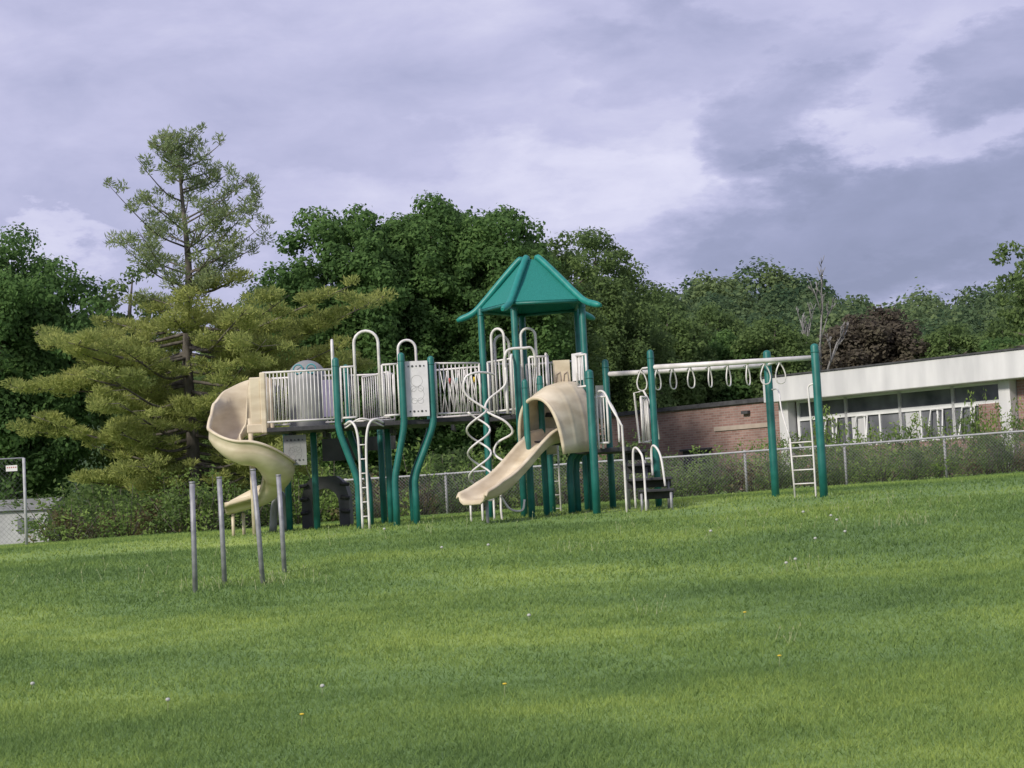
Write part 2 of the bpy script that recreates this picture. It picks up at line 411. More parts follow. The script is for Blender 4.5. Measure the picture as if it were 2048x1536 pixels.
loop((-.33,31.2),(-.10,31.0),3.15,4.66); loop((-.28,31.9),(-.02,32.1),3.15,4.62)
loop((.20,31.1),(.46,31.15),3.15,4.64); loop((.05,30.9),(.0,30.6),3.1,4.15)
m=MB(); m.tube(cr([(-.10,30.35,3.1),(-.11,30.35,3.9),(-.09,30.35,4.13),(.0,30.36,4.22),(.25,30.4,4.23),(.36,30.45,4.23),(.42,30.5,4.12),(.42,30.55,3.9)],5),.024,10); part(m,"hand_rail",M_white)
def panel(p0,p1,z0,z1,mt,dots=True,th=.03,name="play_panel"):
    a=Vector((p0[0],p0[1],0)); b=Vector((p1[0],p1[1],0)); c=(a+b)/2; L=(b-a).length; rz=math.atan2((b-a).y,(b-a).x)
    m=MB(); m.box((c.x,c.y,(z0+z1)/2),(L,th,z1-z0),rz)
    e=(b-a)/L; nn=Vector((e.y,-e.x,0))
    if dots:
        m.cur=1
        for zz in (z0+.09,z1-.09):
            for k in range(5):
                q=a+e*L*(.16+.17*k)+nn*(th/2+.003); m.tube([q+Vector((0,0,zz))-nn*.004,q+Vector((0,0,zz))+nn*.004],.020 if k%2 else .014,8)
        m.cur=2
        for (fx,fz,fr) in ((.5,.64,.10),(.34,.50,.05),(.66,.50,.05),(.5,.40,.12),(.36,.28,.05),(.64,.28,.05)):
            q=a+e*L*fx+Vector((0,0,z0+(z1-z0)*fz))+nn*(th/2+.001)
            m.tube([q+e*fr*math.cos(t*math.pi/7)+Vector((0,0,fr*math.sin(t*math.pi/7))) for t in range(14)],.0024,5,True)
    return part(m,name,[mt,M_dgrey,M_grey])
panel((-1.88,30.84),(-1.48,30.88),3.16,4.14,M_panelw)
panel((-4.12,31.2),(-3.72,31.2),2.42,2.96,M_grey)
panel((-4.0,32.08),(-3.3,32.08),3.3,3.98,M_purple,False)
panel((.74,30.98),(1.04,30.98),3.55,4.03,M_beige,False,name="beige_panel")
panel((1.08,30.62),(1.24,30.35),3.62,4.10,M_panelw,False)
panel((1.52,31.85),(1.66,31.9),3.0,3.6,M_grey,False)
m=MB()
for k in range(2): m.tube([(.78+.13*k,30.955,3.58),(.80+.13*k,30.955,3.78),(.86+.13*k,30.955,3.82),(.88+.13*k,30.955,3.58)],.010,6)
part(m,"panel_trim",M_stone)
rail((1.14,30.45),(1.30,30.20),3.5,4.05,3)
m=MB(); rows=[]
for i in range(9):
    ph=math.pi/2*i/8
    rows.append([(-3.78+.37*math.cos(ph)*math.cos(2*math.pi*j/24),32.3+.37*math.cos(ph)*math.sin(2*math.pi*j/24),4.01+.37*math.sin(ph)) for j in range(25)])
m.strip(rows)
m.strip([[(-3.78+.37*math.cos(2*math.pi*j/24),32.3+.37*math.sin(2*math.pi*j/24),z) for j in range(25)] for z in (3.1,3.5,4.01)])
DM=part(m,"dome_cover",M_grey)
for cx in (-3.90,-3.66):
    m=MB(); m.tube([(cx+.085*math.cos(t*math.pi/8),31.955,4.19+.085*math.sin(t*math.pi/8)) for t in range(16)],.014,6,True)
    part(m,"ring_trim",M_blue,DM)
# under-deck crawl tunnel
m=MB(); y0,y1=32.5,33.2; x0,x1=-4.02,-3.12; zb=1.2
arc=[(x0,zb),(x0+.02,1.98),(x0+.2,2.22),(x1-.2,2.22),(x1-.02,1.98),(x1,zb)]
ins=[(x0+.20+.25*(1-math.cos(math.pi*k/10)),1.70+.30*math.sin(math.pi*k/10)) for k in range(11)]
inn=[(x0+.20,zb)]+ins+[(x0+.70,zb)]
out=[]
for k in range(len(inn)):
    t=k/(len(inn)-1)*5; i=min(4,int(t)); f=t-i
    out.append((arc[i][0]+(arc[i+1][0]-arc[i][0])*f,arc[i][1]+(arc[i+1][1]-arc[i][1])*f))
for y in (y0,y1): m.strip([[(p[0],y,p[1]) for p in inn],[(p[0],y,p[1]) for p in out]],False)
m.strip([[(p[0],y0,p[1]) for p in out],[(p[0],y1,p[1]) for p in out]],False)
m.strip([[(p[0],y0,p[1]) for p in inn],[(p[0],y1,p[1]) for p in inn]],False)
TN=part(m,"crawl_tunnel",M_dgrey)
for zz in (1.55,1.80,2.05):
    m=MB(); m.tube([(x0-.01,32.47,zz),(x0+.14,32.47,zz+.02)],.035,8); m.tube([(x1-.16,32.47,zz+.02),(x1+.01,32.47,zz)],.035,8)
    part(m,"tunnel_rib",M_deck,TN)
m=MB(); m.box((-3.25,32.9,2.72),(.75,.05,.42)); part(m,"underdeck_shade_panel",M_dgrey)  # dark sheets added to stand in for the shade under the deck
m=MB(); m.box((-2.55,33.0,2.80),(.6,.05,.26)); part(m,"underdeck_shade_panel",M_dgrey)
m=MB(); m.tube(cr([(-4.55,32.4,1.25),(-4.5,32.4,1.7),(-4.4,32.4,1.95),(-4.3,32.4,1.7),(-4.28,32.4,1.25)],4),.07,10); part(m,"grey_arch_step",M_grey)
m=MB()
m.tube(cr([(-2.98,30.85,3.08),(-2.86,30.7,3.12),(-2.76,30.62,2.95),(-2.73,30.6,2.5),(-2.73,30.6,1.2)],6),.022,10)
m.tube(cr([(-2.30,30.85,3.08),(-2.44,30.7,3.14),(-2.56,30.62,3.0),(-2.61,30.6,2.5),(-2.61,30.6,1.2)],6),.022,10)
m.tube(cr([(-2.98,30.85,3.02),(-2.66,30.62,3.16),(-2.30,30.85,3.02)],6),.016,8)
for k in range(6): m.tube([(-2.73,30.6,1.45+k*.25),(-2.61,30.6,1.45+k*.25)],.012,6)
part(m,"ladder_climber",M_white)

# spiral slide
ax,ay=-4.71,31.25; mr=.47
def key(t,ks):
    for (a,b),(c,d) in zip(ks,ks[1:]):
        if t<=c:
            f=max(0,(t-a)/(c-a)); f=f*f*(3-2*f); return b+(d-b)*f
    return ks[-1][1]
fr=[]
for k in range(6):
    f=k/5; fr.append((Vector((-4.38-.33*f,ay+mr,0)),Vector((0,1,0)),3.06,.98,.98,.0))
for k in range(1,73):
    th=90+5*k; a=math.radians(th); o=Vector((math.cos(a),math.sin(a),0))
    z=key(th,[(90,3.06),(180,2.78),(270,2.47),(360,2.10),(450,1.74)])
    H=key(th,[(90,.98),(135,.93),(165,.80),(182,.60),(205,.42),(270,.40),(450,.36)])
    h=key(th,[(90,.98),(100,.9),(125,.25),(450,.2)])
    fr.append((Vector((ax,ay,0))+o*mr,o,z,H,h,.06))
for k in range(1,8):
    f=k/7; fr.append((Vector((ax-.55*f,ay+mr,0)),Vector((0,1,0)),1.74-.12*f,.36-.14*f,.2,.0))
rows=[]
for c,o,z,H,h,bank in fr:
    W=.26
    sh=-.07 if H>.6 else -.07*max(0,(H-.42)/.18)
    pr=[(-W-.02,h),(-W,h*.5),(-W,.12),(-W+.05,.03),(-W+.14,0),(0,-.01),(W-.14,.0+bank*.3),(W-.05,.05+bank),(W,.14+bank),(W+.01+sh*.5,H*.6),(W+.01+sh,H),(W+.045+sh,H+.005),(W+.05+sh,H-.03)]
    rows.append([c+o*a+Vector((0,0,z+b)) for a,b in pr])
m=MB(); m.strip(rows); SS=part(m,"spiral_slide",M_beige,solid=.03)
m=MB(); m.tube([(ax,ay,G(ax,ay)-.1),(ax,ay,3.3)],.045,12)
part(m,"support_pole",M_beige,SS)
for xx,yy in ((-5.15,ay+mr-.1),(-5.0,ay+mr+.15)):
    m=MB(); m.tube([(xx,yy,G(xx,yy)-.1),(xx,yy,1.62)],.03,10); part(m,"slide_leg",M_beige,SS)
m=MB(); m.box((-4.42,30.97,3.55),(.10,.07,1.08)); m.box((-4.56,30.99,3.52),(.20,.05,.98)); m.box((-4.58,30.975,3.1),(.30,.07,.16)); part(m,"entry_panel",M_beige,SS,bevel=.02)

# hooded straight slide
S0=Vector((1.00,30.80,0)); D=Vector((-.66,-.75,0)).normalized(); N=Vector((D.y,-D.x,0))
path=[(0,2.58),(.5,2.56),(.8,2.50),(1.1,2.33),(1.5,2.05),(1.85,1.83),(2.15,1.70),(2.4,1.645),(2.62,1.63)]
pp=cr([Vector((s,z,0)) for s,z in path],4)
rows=[]
for i,q in enumerate(pp):
    fe=max(0,(q.x-2.2)/.42); wl=.24*(1-.45*fe); W=.25+.03*fe
    pr=[(-W-.05,wl-.03),(-W-.045,wl),(-W-.01,wl+.005),(-W,wl-.03),(-W+.02,.05),(-W+.09,0),(0,-.005),(W-.09,0),(W-.02,.05),(W,wl-.03),(W+.01,wl+.005),(W+.045,wl),(W+.05,wl-.03)]
    rows.append([S0+D*q.x+N*a+Vector((0,0,q.y+b)) for a,b in pr])
rows.append([p+D*.05+Vector((0,0,-.07)) for p in rows[-1]])
m=MB(); m.strip(rows); SL=part(m,"hooded_slide",M_beige,solid=.03)
rows=[]
for i in range(31):
    f=i/30; s=-.10+1.04*f
    zt=3.62-.30*f**2.6; zb=2.38-.04*f; W=.475-.03*(1-f)**2
    rib=.010*math.exp(-((f-.28)/.03)**2)+.010*math.exp(-((f-.62)/.03)**2)+.012*math.exp(-((f-.97)/.04)**2)
    row=[]
    for k in range(33):
        ph=math.pi*k/32
        cx=math.copysign(abs(math.cos(ph))**.9,math.cos(ph)); sz=math.sin(ph)**.8
        back=-.14*(1-sz)*f
        row.append(S0+D*(s+back)+N*((W+rib)*cx)+Vector((0,0,zb+(zt-zb+rib)*sz)))
    rows.append(row)
m=MB(); m.strip(rows)
m.tube(list(rows[-1]),.022,8)
part(m,"slide_hood",M_beige,SL,solid=.025)
m=MB(); q=S0+D*2.3; m.tube([(q.x,q.y,G(q.x,q.y)-.1),(q.x,q.y,1.62)],.028,8); part(m,"slide_leg",M_galv,SL)
m=MB(); q=S0+D*1.5; m.tube(cr([(q.x-.3,q.y,1.68),(q.x-.15,q.y,1.45),(q.x+.05,q.y,1.42),(q.x+.1,q.y,1.6)],4),.018,8); part(m,"slide_brace",M_white,SL)

# spiral climbers
def helix(cx,cy,z0,z1,R,turns,ph):
    n=int(turns*22); return [(cx+R*math.cos(ph+2*math.pi*turns*k/n),cy+R*math.sin(ph+2*math.pi*turns*k/n),z0+(z1-z0)*k/n) for k in range(n+1)]
m=MB(); m.tube(helix(-.62,30.1,1.62,3.15,.20,1.9,0),.018,8); m.tube(helix(-.62,30.1,1.62,3.15,.20,1.9,math.pi),.018,8)
m.tube(cr([(-.42,30.1,3.15),(-.80,30.1,3.45),(-.81,30.1,3.72),(-.65,30.15,3.82),(-.45,30.3,3.83),(-.3,30.5,3.8)],6),.020,8)
m.tube([(-.62,30.1,1.15),(-.62,30.1,1.68)],.020,8); m.tube([(-.82,30.1,1.62),(-.42,30.1,1.62)],.018,8)
m.tube([(-.82,30.1,1.15),(-.82,30.1,1.62)],.018,8); m.tube([(-.42,30.1,1.15),(-.42,30.1,1.62)],.018,8)
part(m,"spiral_climber",M_white)
m=MB(); m.tube(cr([(-.10,30.3,3.9),(-.12,30.3,3.6),(-.42,30.2,3.35),(-.46,30.1,3.15),(-.15,30.0,2.95),(-.04,30.05,2.75),(-.30,30.2,2.6),(-.36,30.2,2.4),(-.12,30.0,2.2),(-.03,30.0,2.0),(-.25,30.1,1.85),(-.30,30.1,1.5),(-.28,30.1,1.15)],6),.020,8)
part(m,"curved_climber",M_white)
m=MB()
for x in (.55,.78): m.tube([(x,32.3,1.2),(x,32.3,3.1)],.018,8)
for k in range(7): m.tube([(.55,32.3,1.4+.25*k),(.78,32.3,1.4+.25*k)],.012,6)
part(m,"rear_ladder",M_white)

# stairs on the low side
for (x0,x1,y0,y1,z) in ((1.90,2.28,30.45,30.95,2.36),(1.92,2.36,30.25,30.55,2.12),(1.90,2.66,29.95,30.35,1.86),(2.05,2.66,29.75,30.0,1.66)):
    m=MB(); m.box(((x0+x1)/2,(y0+y1)/2,z-.025),(x1-x0,y1-y0,.05)); m.box(((x0+x1)/2,y1-.02,z-.11),(x1-x0,.03,.12)); part(m,"step",M_deck,bevel=.012)
for x,y,zt in ((1.95,30.9,2.3),(2.25,30.5,2.05),(2.60,30.3,1.82),(2.1,29.8,1.62),(2.60,29.8,1.62)):
    m=MB(); m.tube([(x,y,G(x,y)-.05),(x,y,zt)],.025,8); part(m,"stair_leg",M_galv)
def pipe(pts,name="hand_rail",r=.020,n=5):
    m=MB(); m.tube(cr(pts,n),r,8); return part(m,name,M_white)
pipe([(1.44,30.2,2.4),(1.44,30.2,3.2),(1.47,30.2,3.38),(1.58,30.1,3.36),(1.68,30,3.1),(1.82,29.9,2.8),(1.84,29.9,2.6),(1.84,29.9,1.2)])
pipe([(1.52,30.3,2.4),(1.52,30.3,3.25),(1.60,30.3,3.3),(1.78,30.2,2.95),(1.80,30.2,2.5)])
rail((1.40,30.3),(1.62,30.2),2.5,3.3,4)
pipe([(2.0,29.95,1.35),(2.0,29.95,2.2),(2.04,29.95,2.38),(2.12,29.85,2.30),(2.16,29.8,2.1),(2.16,29.7,1.3)])
pipe([(2.34,30.2,1.9),(2.34,30.2,2.32),(2.39,30.1,2.40),(2.48,30,2.2),(2.52,29.9,1.7)])
m=MB()
a=[(2.22,31.3,2.5),(2.18,31.3,3.40),(2.34,31.2,3.42),(2.52,31.1,3.0),(2.56,31.1,2.55)]
m.tube(a,.020,8,True)
for k in range(1,4): m.tube([(2.22+.085*k,31.25,2.5),(2.20+.075*k,31.25,3.40-.1*k)],.012,6)
part(m,"railing",M_white)
rail((2.26,30.9),(2.40,31.2),2.5,3.3,4)

# overhead rings section
m=MB(); m.tube([(1.70,31.9,3.80),(4.66,31.75,3.80)],.045,12); MBM=part(m,"overhead_beam",M_white)
m=MB(); m.tube([(2.46,30.75,3.80),(5.28,30.45,3.80)],.045,12); part(m,"overhead_beam",M_white)
for i,x in enumerate((2.32,2.60,2.88,3.2,3.54,3.87,4.22,4.53,4.80)):
    yb=31.2; 
    m=MB(); 
    if 2.5<x<4.6: m.tube([(x,30.72-(x-2.46)*.1,3.80),(x,31.87,3.80)],.017,6)
    elif x<2.5: m.tube([(x,30.85,3.80),(x,31.87,3.80)],.017,6); m.tube([(x,30.85,3.8),(2.46,30.75,3.8)],.017,6)
    else: m.tube([(x,30.5,3.80),(x,31.0,3.80),(x,31.6,3.80)],.017,6)
    a=random.uniform(.6,1.2) if 0<i<7 else .15; ca,sa=math.cos(a),math.sin(a)
    lp=[(0,3.80),(-.05,3.71),(-.09,3.58),(-.075,3.47),(-.03,3.43),(.03,3.43),(.075,3.47),(.09,3.58),(.05,3.71)]
    pts=cr([(x+p*ca,yb+p*sa,z) for p,z in lp]+[(x,yb,3.80)],3)
    m.tube(pts,.013,6); part(m,"hanging_ring",M_white,MBM)
m=MB(); m.tube(cr([(4.66,31.75,3.80),(4.75,31.4,3.83),(5.1,30.8,3.84),(5.36,30.45,3.8)],5),.028,8); part(m,"end_rail",M_white)
straight(4.66,31.75,4.02,.072); straight(5.28,30.3,3.98,.072)
m=MB()
m.tube(cr([(5.15,30.35,1.3),(5.15,30.35,2.4),(5.13,30.35,3.15),(5.14,30.35,3.3),(5.22,30.3,3.34)],5),.017,8)
m.tube([(4.83,30.6,1.3),(4.80,30.6,2.42)],.017,8)
for k in range(4): m.tube([(4.82,30.6,1.62+.24*k),(5.15,30.35,1.62+.24*k)],.012,6)
m.tube(cr([(4.80,30.6,2.42),(4.72,30.8,2.9),(4.74,31.2,3.3),(4.7,31.7,3.35)],5),.014,8)
part(m,"end_ladder",M_white)

# ------------------------------------------------------------------ chain-link fence
def wire_panel(m,p0,p1,h0,h1,z0f,sp=.085,r=.0045):
    L=math.hypot(p1[0]-p0[0],p1[1]-p0[1]); ex,ey=(p1[0]-p0[0])/L,(p1[1]-p0[1])/L
    H=h1-h0; n=int((L+H)/sp)
    for sgn in (1,-1):
        for k in range(n):
            s0=-H+k*sp if sgn==1 else k*sp
            s1=s0+sgn*H; ta=0;tb=1
            if sgn==1:
                if s0<0: ta=-s0/H
                if s1>L: tb=(L-s0)/H
            else:
                if s0>L: ta=(s0-L)/H
                if s1<0: tb=s0/H
            if tb-ta<=.02: continue
            q=[]
            for t in (ta,tb):
                s=s0+sgn*H*t; x=p0[0]+ex*s; y=p0[1]+ey*s; q.append((x,y,z0f(x,y)+h0+H*t))
            m.tube(q,r,3)
FX0,FX1,FY=-4.6,24.0,45.0
FO=(0,FY,G(0,FY))
F=thing("chain_link_fence",FO,"long low grey chain-link fence edging the lawn","fence")
m=MB(); xsf=np.arange(FX0,FX1+.01,1.0); m.tube([(x,FY,G(x,FY)+1.06) for x in xsf],.026,8); m.build("top_rail",M_frameg,F,FO)
x=FX0+.2
while x<=FX1:
    m=MB(); m.tube([(x,FY+.03,G(x,FY)-.1),(x,FY+.03,G(x,FY)+1.10)],.032,8); m.build("fence_post",M_frameg,F,FO); x+=2.57
m=MB(); wire_panel(m,(FX0,FY-.03),(FX1,FY-.03),.02,1.05,lambda x,y:1.35+.0195*x,.085,.0042); m.build("wire_mesh",M_galvd,F,FO)

bx=-11.66; by=41.5; bz=G(bx,by)
BO=(bx,by,bz)
Bk=thing("chain_link_backstop",BO,"tall steel-framed chain-link panel with small white sign","fence")
for x in (bx,bx-3.2,bx-6.4):
    m=MB(); m.tube([(x,by,bz-.1),(x,by,3.2)],.035,10); m.build("frame_post",M_frameg,Bk,BO)
for z in (3.2,1.98):
    m=MB(); m.tube([(bx-6.4,by,z),(bx,by,z)],.018,8); m.build("frame_rail",M_frameg,Bk,BO)
m=MB(); wire_panel(m,(bx-6.4,by),(bx,by),.05,2.1,lambda x,y:bz,.12,.0022); m.build("wire_mesh",M_galvd,Bk,BO)
m=MB(); m.box((bx-.28,by-.05,2.97),(.27,.012,.14)); m.cur=1
for k in range(5): m.box((bx-.38+.05*k,by-.059,2.99),(.022,.006,.03))
m.build("sign_plate",[M_panelw,M_red],Bk,BO)

# ------------------------------------------------------------------ building
R0=(10.5,68.0,G(10.5,68)); ang=math.atan2(-.75,.66)
B=thing("school_building",R0,"long single-storey brick building with pale fascia and window band","building"); B.rotation_euler=(0,0,ang)
zb=R0[2]
def loc(m,name,mt,par=B,**k): return m.build(name,mt,par,(0,0,zb),**k)
ZT,ZF,ZW,ZM=5.80,4.84,2.95,4.14
m=MB()
m.box((14.5,8,(zb+ZW)/2-.2),(29,15.6,ZW-zb+.4))
m.box((14.5,8.3,(ZW+ZF)/2),(29,14.4,ZF-ZW-.004))
m.box((9.2,.32,(ZW+ZM)/2),(1.1,.2,ZM-ZW-.08))
m.box((15.5,.32,(ZW+ZF)/2),(.9,.2,ZF-ZW))
m.box((11.0,.30,(ZW+ZF)/2),(1.5,.2,ZF-ZW))
loc(m,"brick_wall",M_brick)
m=MB(); m.box((14.4,7.6,(ZT+ZF)/2),(29.6,16.6,ZT-ZF)); loc(m,"fascia",M_conc,bevel=.03)
m=MB(); m.box((14.4,7.6,ZT+.03),(29.7,16.7,.06)); m.box((14.4,7.6,ZT+.08),(27,14,.05)); loc(m,"roof",M_roofd)
for xx in (.12,9.98,20.2):
    m=MB(); m.box((xx,.06,(zb+ZF)/2-.2),(.46,.5,ZF-zb+.4)); loc(m,"pilaster",M_conc,bevel=.02)
def window(x0,x1,kind):
    z0=ZW; fr=MB(); y=.3
    for xx in (x0,x1): fr.box((xx,y,(z0+ZF)/2),(.12,.12,ZF-z0))
    for zz,hh in ((z0+.03,.12),(ZM,.15),(ZF-.04,.08)): fr.box(((x0+x1)/2,y+.004,zz),(x1-x0-.12,.11,hh))
    for ff in ((.34,.62) if kind%2 else (.38,.70)): fr.box((x0+(x1-x0)*ff,y+.002,(z0+ZM)/2),(.07,.1,ZM-z0-.08))
    W=loc(fr,"window",M_frame)
    g=MB(); g.box(((x0+x1)/2,y+.03,(ZM+ZF)/2),(x1-x0,.02,ZF-ZM)); g.box(((x0+x1)/2,y+.03,(ZM+z0)/2),(x1-x0,.02,ZM-z0-.01)); loc(g,"glass",M_glass,W)
    if kind in (1,2,3):
        c=MB(); xa=x0+(x1-x0)*(.6 if kind==3 else .08); c.box((xa+.3,y+.015,(ZM+z0)/2),(.6,.012,ZM-z0-.1)); loc(c,"curtain",M_curt,W)
    s=MB(); xa=x0+(x1-x0)*(.3 if kind%2 else .7)
    b=[(xa-.25,y-.06,ZM-.1),(xa+.25,y-.06,ZM-.1),(xa+.32,y-.30,z0+.1),(xa-.32,y-.30,z0+.1)]
    s.tube(b,.038,4,True); loc(s,"sash",M_frame,W)
for k,(a,b) in enumerate(((.5,2.8),(2.8,5.27),(5.27,7.58),(7.58,9.7))): window(a,b,k)
for k,(a,b) in enumerate(((11.8,13.2),(13.2,15.0),(16.0,18.0),(18.0,19.9))): window(a,b,k)
W0=thing("brick_annex",(R0[0],R0[1],zb),"low plain brick wing with dark roof edge","building"); W0.rotation_euler=(0,0,ang)
m=MB(); m.box((-6.3,6.1,(zb+4.98)/2-.2),(12.2,11,4.98-zb+.4)); loc(m,"wall",M_brick,W0)
m=MB(); m.box((-6.3,6.1,5.06),(12.35,11.2,.17)); loc(m,"roof",M_roofd,W0)
m=MB(); m.box((-2.6,.58,4.05),(3.2,.06,.17)); loc(m,"stone_band",M_stone,W0)
m=MB(); m.box((-5.2,.55,2.7),(1.5,.1,1.1)); m.box((-5.2,.48,3.28),(1.7,.16,.08)); loc(m,"louvre",M_roofd,W0)
m=MB(); m.box((-2.4,.5,4.62),(.35,.16,.12)); loc(m,"wall_lamp",M_roofd,W0)
sx=-15.9; sz=G(sx,56); SO=(sx,56,sz); SH=thing("white_shed",SO,"small white-sided shed with grey roof behind trees","shed")
m=MB(); m.box((sx,56,sz+.45),(2.4,2.4,1.1)); m.build("wall",M_siding,SH,SO)
m=MB()
m.v+=[Vector((sx-1.35,54.7,sz+1.02)),Vector((sx+1.35,54.7,sz+1.02)),Vector((sx+1.35,57.3,sz+1.02)),Vector((sx-1.35,57.3,sz+1.02)),Vector((sx-1.35,56,sz+1.4)),Vector((sx+1.35,56,sz+1.4))]
m.face((0,1,5,4)); m.face((2,3,4,5)); m.face((1,2,5)); m.face((3,0,4)); m.face((3,2,1,0))
m.build("roof",M_grey,SH,SO)
m=MB(); m.box((sx+.5,54.78,sz+.55),(.5,.03,.45)); m.build("window",M_glass,SH,SO)

# ------------------------------------------------------------------ trees
def tree_geo(R,Rz,zc,nclump,dens,lsize,cs=(.24,.36),seed=1,flat=.85,gap=.0,low=-.75,trunk_r=.28,kr=(.74,.98),lump=.08):
    global rng
    rng=np.random.default_rng(seed); random.seed(seed)
    C=[];Q=[]
    for i in range(nclump):
        f=(i+.5)/nclump; zz=1-2*f; th=i*2.39996+random.uniform(-.4,.4)
        if zz<low: continue
        if random.random()<gap: continue
        rr=math.sqrt(1-zz*zz); k=random.uniform(*kr)
        k*=1+lump*math.sin(3*th+seed)+lump*math.sin(5*zz+seed*2)
        c=(R*rr*math.cos(th)*k,R*rr*math.sin(th)*k,zc+Rz*zz*k); C.append(c)
        s=R*random.uniform(*cs); Q.append((s,s,s*flat))
    for i in range(nclump//3):
        d=nrm(rng.normal(size=(1,3)))[0]*random.uniform(.3,.65); C.append((R*d[0],R*d[1],zc+Rz*d[2])); s=R*cs[1]*1.1; Q.append((s,s,s))
    V=leaves(C,Q,dens,lsize)
    t=MB(); top=zc+Rz*.5
    t.tube(cr([(0,0,-.2),(.08*R*.3,0,top*.3),(-.05*R,.03*R,top*.65),(0,0,top)],4),[trunk_r*(1-.85*i/12) for i in range(13)],8)
    for i in range(0,len(C),max(1,len(C)//22)):
        c=Vector(C[i]); z0=min(top*.9,max(zc-Rz*.7,c.z-.45*math.hypot(c.x,c.y)-.3)); a=Vector((0,0,max(.8,z0)))
        t.tube([a,a.lerp(c,.5)+Vector((0,0,.1*R)),c],[trunk_r*.4,trunk_r*.25,trunk_r*.06],5)
    return V,t
def make_tree(name,loc_,V,t,lm,label,cat="tree",scale=(1,1,1),rz=0,group=None):
    e=thing(name,loc_,label,cat,group); e.scale=scale; e.rotation_euler=(0,0,rz)
    t.build("trunk",M_bark,e); quads_mesh("crown",V,lm,4,e); return e
def copy_tree(src,loc_,scale,rz,lab=None):
    e=src.copy(); COL.objects.link(e); e.location=loc_; e.scale=scale; e.rotation_euler=(0,0,rz)
    if lab: e["label"]=lab
    for ch in src.children:
        c=ch.copy(); c.parent=e; COL.objects.link(c)
    return e
for (x,y,R,zt,sd,lm,lab,dn,gp) in (
    (-5.6,63,3.2,12.3,11,L_maple,"large dense dark green maple beside a pine",1050,0),
    (-2.9,65,3.4,13.2,12,L_maple,"tallest dense dark green maple behind the playground",1050,0),
    (-.3,64,2.7,12.5,13,L_maple,"dense dark green maple with rounded crown",1050,0),
    (1.5,70,2.3,12.2,15,L_light,"slim green tree squeezed between two maples",850,.03),
    (4.1,83.5,3.3,13.9,14,L_light,"lighter green tree with open uneven crown",750,.04),
    (-17.4,60,3.6,12.2,16,L_maple,"broad green tree with ragged branchy top",700,.08),
    (-13.6,62,2.5,10.4,17,L_light,"thin-crowned green tree with gaps showing sky",480,.2)):
    z=G(x,y); H=zt-z; Rz=H*.48; zc=H-Rz
    V,t=tree_geo(R,Rz,zc,210 if R>2.5 else 140,dn,.085,(.13,.24),sd,.8,gap=gp,low=-.97,kr=(.8,.99) if gp<.05 else (.65,1.0),lump=.05 if gp<.05 else .1)
    make_tree("maple_tree" if lm is L_maple else "leafy_tree",(x,y,z),V,t,lm,lab)

# pine
rng=np.random.default_rng(5); random.seed(5)
px_,py_=-9.2,50.0; pz=G(px_,py_)
PT=thing("pine_tree",(px_,py_,pz),"tall white pine with long level boughs and open top","tree")
t=MB(); tp=cr([(.05,0,-.2),(.0,0,2.5),(-.06,0,5),(.08,0,7.5),(-.02,0,9.5),(-.12,0,11.5)],5)
t.tube(tp,[.22*(1-.93*i/(len(tp)-1)) for i in range(len(tp))],10)
Lk=[(0.8,3.4),(2.2,4.5),(4.0,4.7),(5.3,4.4),(6.0,3.5),(6.7,1.8),(7.4,1.9),(8.2,2.4),(9.2,2.3),(10.2,1.8),(11.0,1.2),(11.7,.6)]
CL=[];CR=[];CT=[];CTR=[]
nb=108
specs=[(1.0+10.5*i/nb,None,None,i) for i in range(nb)]+[(5.3,.05,5.6,1),(5.9,-.25,5.0,2),(4.6,.3,5.4,3),(4.0,-.1,4.9,4),(5.1,3.0,4.6,5),(4.3,3.3,5.0,6),(3.0,3.1,5.0,7),(5.7,2.9,3.8,8)]
for (z,az0,L0,i) in specs:
    az=az0 if az0 is not None else (random.uniform(0,6.28) if z>6.5 else i*2.39996+random.uniform(-.5,.5))
    if az0 is None and 6.2<z<7.1 and random.random()<.6: continue
    if z>7.1 and random.random()<.12: continue
    L=L0 or key(z,Lk)*(random.uniform(.55,1.12) if z<6.6 else random.uniform(.6,1.12))
    if z<6.6 and L0 is None: L*=1+.10*math.cos(az)
    up=(random.uniform(.0,.22) if z<7 else random.uniform(.35,.75))*L; dr=(-.05 if z<7 else .12)*L
    d=Vector((math.cos(az),math.sin(az),0)); b0=Vector((0,0,z-(.35*L if z>7 else 0)))
    pts=cr([b0,b0+d*L*.35+Vector((0,0,dr)),b0+d*L*.7+Vector((0,0,dr*.5+up*.5)),b0+d*L+Vector((0,0,up))],4)
    t.tube(pts,[.045*(1-.85*k/(len(pts)-1))*(1.2 if z<7 else .7) for k in range(len(pts))],5)
    side=Vector((-d.y,d.x,0)); nc=max(3,int(L*(3.2 if z<7 else 2.9)))
    for k in range(nc):
        fr_=.28+.76*(k+random.random()*.7)/nc; q=pts[min(len(pts)-1,int(fr_*(len(pts)-1)))]
        c=q+side*random.uniform(-.28,.28)*min(L,4.2)*(1.15-fr_*.5)+Vector((0,0,random.uniform(-.06,.22)))
        s=random.uniform(.17,.36)*(1 if z<7 else .86)
        t.tube([q,q.lerp(c,.6)+Vector((0,0,.03)),c],[.014,.010,.005],4)
        if z<7.0: CL.append(tuple(c)); CR.append((s*1.35,s*1.35,s*.62))
        else: CT.append(tuple(c)); CTR.append((s*1.05,s*1.05,s*.95))
for k in range(8): CT.append((-.1+random.uniform(-.3,.3),random.uniform(-.3,.3),10.3+.16*k)); CTR.append((.25,.25,.25))
t.build("trunk",M_bark,PT)
